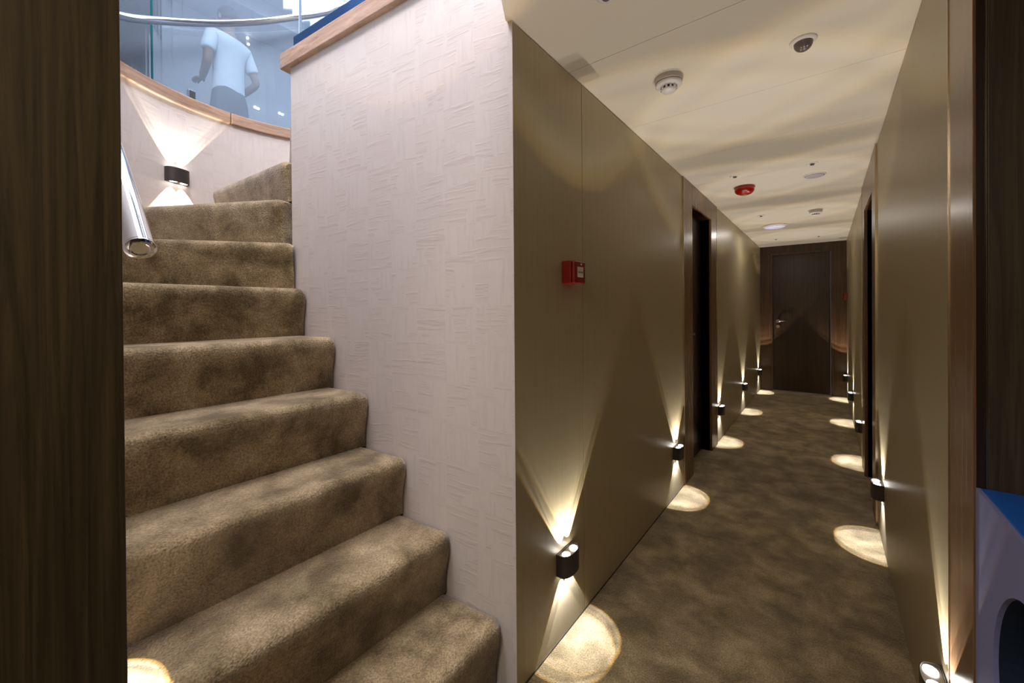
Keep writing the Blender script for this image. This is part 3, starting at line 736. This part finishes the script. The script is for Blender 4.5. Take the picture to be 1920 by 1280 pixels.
# ------------------------------------------------------------------ person on the upper deck, seen from behind
PX, PY, PZ = -4.375, 1.385, 2.40
person = empty('person', (PX, PY, PZ)); person.rotation_euler = (0, 0, math.atan2(1.385, -4.375) - PI / 2 + R(36)); person.scale = (.93, .95, .955)
tag(person, 'person in a white t-shirt and grey trousers standing behind the curved glass, back turned', 'person')
def skin(name, verts, edges, m, parent, root=0, sub=2, smooth=True):
    me = bpy.data.meshes.new(name); me.from_pydata([v[:3] for v in verts], [], []) if False else me.from_pydata([v[:3] for v in verts], edges, [])
    me.materials.append(M[m]); o = bpy.data.objects.new(name, me); C.objects.link(o); o.parent = parent
    md = o.modifiers.new('skin', 'SKIN'); md.use_smooth_shade = True
    sv = me.skin_vertices[0].data if me.skin_vertices else None
    if sv is None:
        o.data.skin_vertices  # layer is made with the modifier
    for i, v in enumerate(verts):
        rx, ry = (v[3], v[4]) if len(v) > 4 else (v[3], v[3])
        me.skin_vertices[0].data[i].radius = (rx, ry); me.skin_vertices[0].data[i].use_root = (i == root)
    s = o.modifiers.new('sub', 'SUBSURF'); s.levels = sub; s.render_levels = sub
    return o
def ensure_skin(me):
    pass
# local frame: +y the way the person faces, +x their right
body = [(0, 0, .90, .10, .085), (0, 0, 1.08, .105, .085), (0, 0, 1.26, .135, .10), (0, -.005, 1.38, .09, .075), (0, .0, 1.46, .052, .052), (0, .012, 1.54, .068, .078), (0, .015, 1.62, .078, .092), (0, .01, 1.68, .055, .065),
        (.165, -.01, 1.37, .055), (.215, -.03, 1.24, .045), (.262, -.055, 1.10, .040), (.215, .10, 1.00, .033), (.165, .20, .99, .026),
        (-.165, -.01, 1.37, .055), (-.205, -.02, 1.24, .045), (-.225, -.03, 1.09, .040), (-.17, .11, 1.02, .033), (-.12, .20, 1.03, .026),
        (.09, 0, .82, .085), (.10, .01, .48, .058), (.105, -.01, .10, .040), (.115, .12, .03, .036, .028),
        (-.09, 0, .82, .085), (-.10, .01, .48, .058), (-.105, -.01, .10, .040), (-.115, .12, .03, .036, .028)]
edges = [(0, 1), (1, 2), (2, 3), (3, 4), (4, 5), (5, 6), (6, 7), (3, 8), (8, 9), (9, 10), (10, 11), (11, 12), (3, 13), (13, 14), (14, 15), (15, 16), (16, 17),
         (0, 18), (18, 19), (19, 20), (20, 21), (0, 22), (22, 23), (23, 24), (24, 25)]
try:
    bd = skin('body', body, edges, 'skin', person)
    for s, hx, hy, hz in ((1, .165, .20, .99), (-1, -.12, .20, 1.03)):
        for j, (dx, ln) in enumerate(((-.028, .066), (-.010, .078), (.008, .074), (.026, .060))):
            v = [(hx, hy, hz, .016), (hx + dx, hy + .045, hz + .004, .0105), (hx + dx, hy + .045 + ln * .5, hz - .006, .009), (hx + dx * .9, hy + .045 + ln * .85, hz - .028, .0075)]
            skin('finger', v, [(0, 1), (1, 2), (2, 3)], 'skin', person, sub=1)
        v = [(hx, hy - .005, hz, .015), (hx - s * .034, hy + .018, hz + .006, .011), (hx - s * .05, hy + .05, hz - .004, .009)]
        skin('thumb', v, [(0, 1), (1, 2)], 'skin', person, sub=1)
    shirt = [(0, .0, .76, .175, .130), (0, 0, .96, .155, .115), (0, 0, 1.12, .150, .112), (0, 0, 1.28, .165, .118), (0, -.005, 1.385, .120, .090), (0, 0, 1.42, .065, .06),
             (.165, -.01, 1.372, .068), (.222, -.032, 1.215, .066), (.232, -.036, 1.185, .062), (-.165, -.01, 1.372, .068), (-.212, -.022, 1.215, .064), (-.217, -.024, 1.185, .060)]
    skin('shirt', shirt, [(0, 1), (1, 2), (2, 3), (3, 4), (4, 5), (4, 6), (6, 7), (7, 8), (4, 9), (9, 10), (10, 11)], 'shirt', person)
    tr = [(0, 0, 1.0, .14, .108), (0, 0, .90, .155, .118), (0, -.01, .80, .150, .120), (.095, 0, .68, .098), (.102, .01, .46, .075), (.105, -.01, .12, .062), (-.095, 0, .68, .098), (-.102, .01, .46, .075), (-.105, -.01, .12, .062)]
    skin('trousers', tr, [(0, 1), (1, 2), (2, 3), (3, 4), (4, 5), (2, 6), (6, 7), (7, 8)], 'trousers', person)
    for s in (-1, 1):
        skin('shoe', [(s * .107, -.045, .045, .045, .040), (s * .110, .04, .04, .045, .036), (s * .118, .14, .032, .045, .030)], [(0, 1), (1, 2)], 'shoe', person)
        bm = bmesh.new(); bmesh.ops.create_uvsphere(bm, u_segments=12, v_segments=8, radius=1); o = obj('ear', bm, 'skin', person, smooth=True); o.location = (s * .082, .0, 1.60); o.scale = (.010, .018, .030)
        bm = bmesh.new(); bmesh.ops.create_uvsphere(bm, u_segments=12, v_segments=8, radius=.011); o = obj('eye', bm, 'label', person, smooth=True); o.location = (s * .030, .094, 1.61)
    bm = bmesh.new(); bmesh.ops.create_cone(bm, cap_ends=True, segments=10, radius1=.018, radius2=.006, depth=.045); o = obj('nose', bm, 'skin', person, smooth=True); o.location = (0, .105, 1.585); o.rotation_euler = (R(-15), 0, 0)
    bm = bmesh.new(); bmesh.ops.create_uvsphere(bm, u_segments=12, v_segments=6, radius=1); o = obj('mouth', bm, 'red', person, smooth=True); o.location = (0, .090, 1.545); o.scale = (.022, .006, .005)
    bm = bmesh.new(); bmesh.ops.create_uvsphere(bm, u_segments=28, v_segments=18, radius=1)
    bmesh.ops.delete(bm, geom=[v for v in bm.verts if (v.co.z < -.55) or (v.co.y > .45 and v.co.z < .45)], context='VERTS')
    o = obj('hair', bm, 'hair', person, smooth=True); o.location = (0, .0, 1.635); o.scale = (.088, .103, .095)
    sd = o.modifiers.new('thick', 'SOLIDIFY'); sd.thickness = .08
except Exception as ex:
    import traceback; traceback.print_exc(); raise
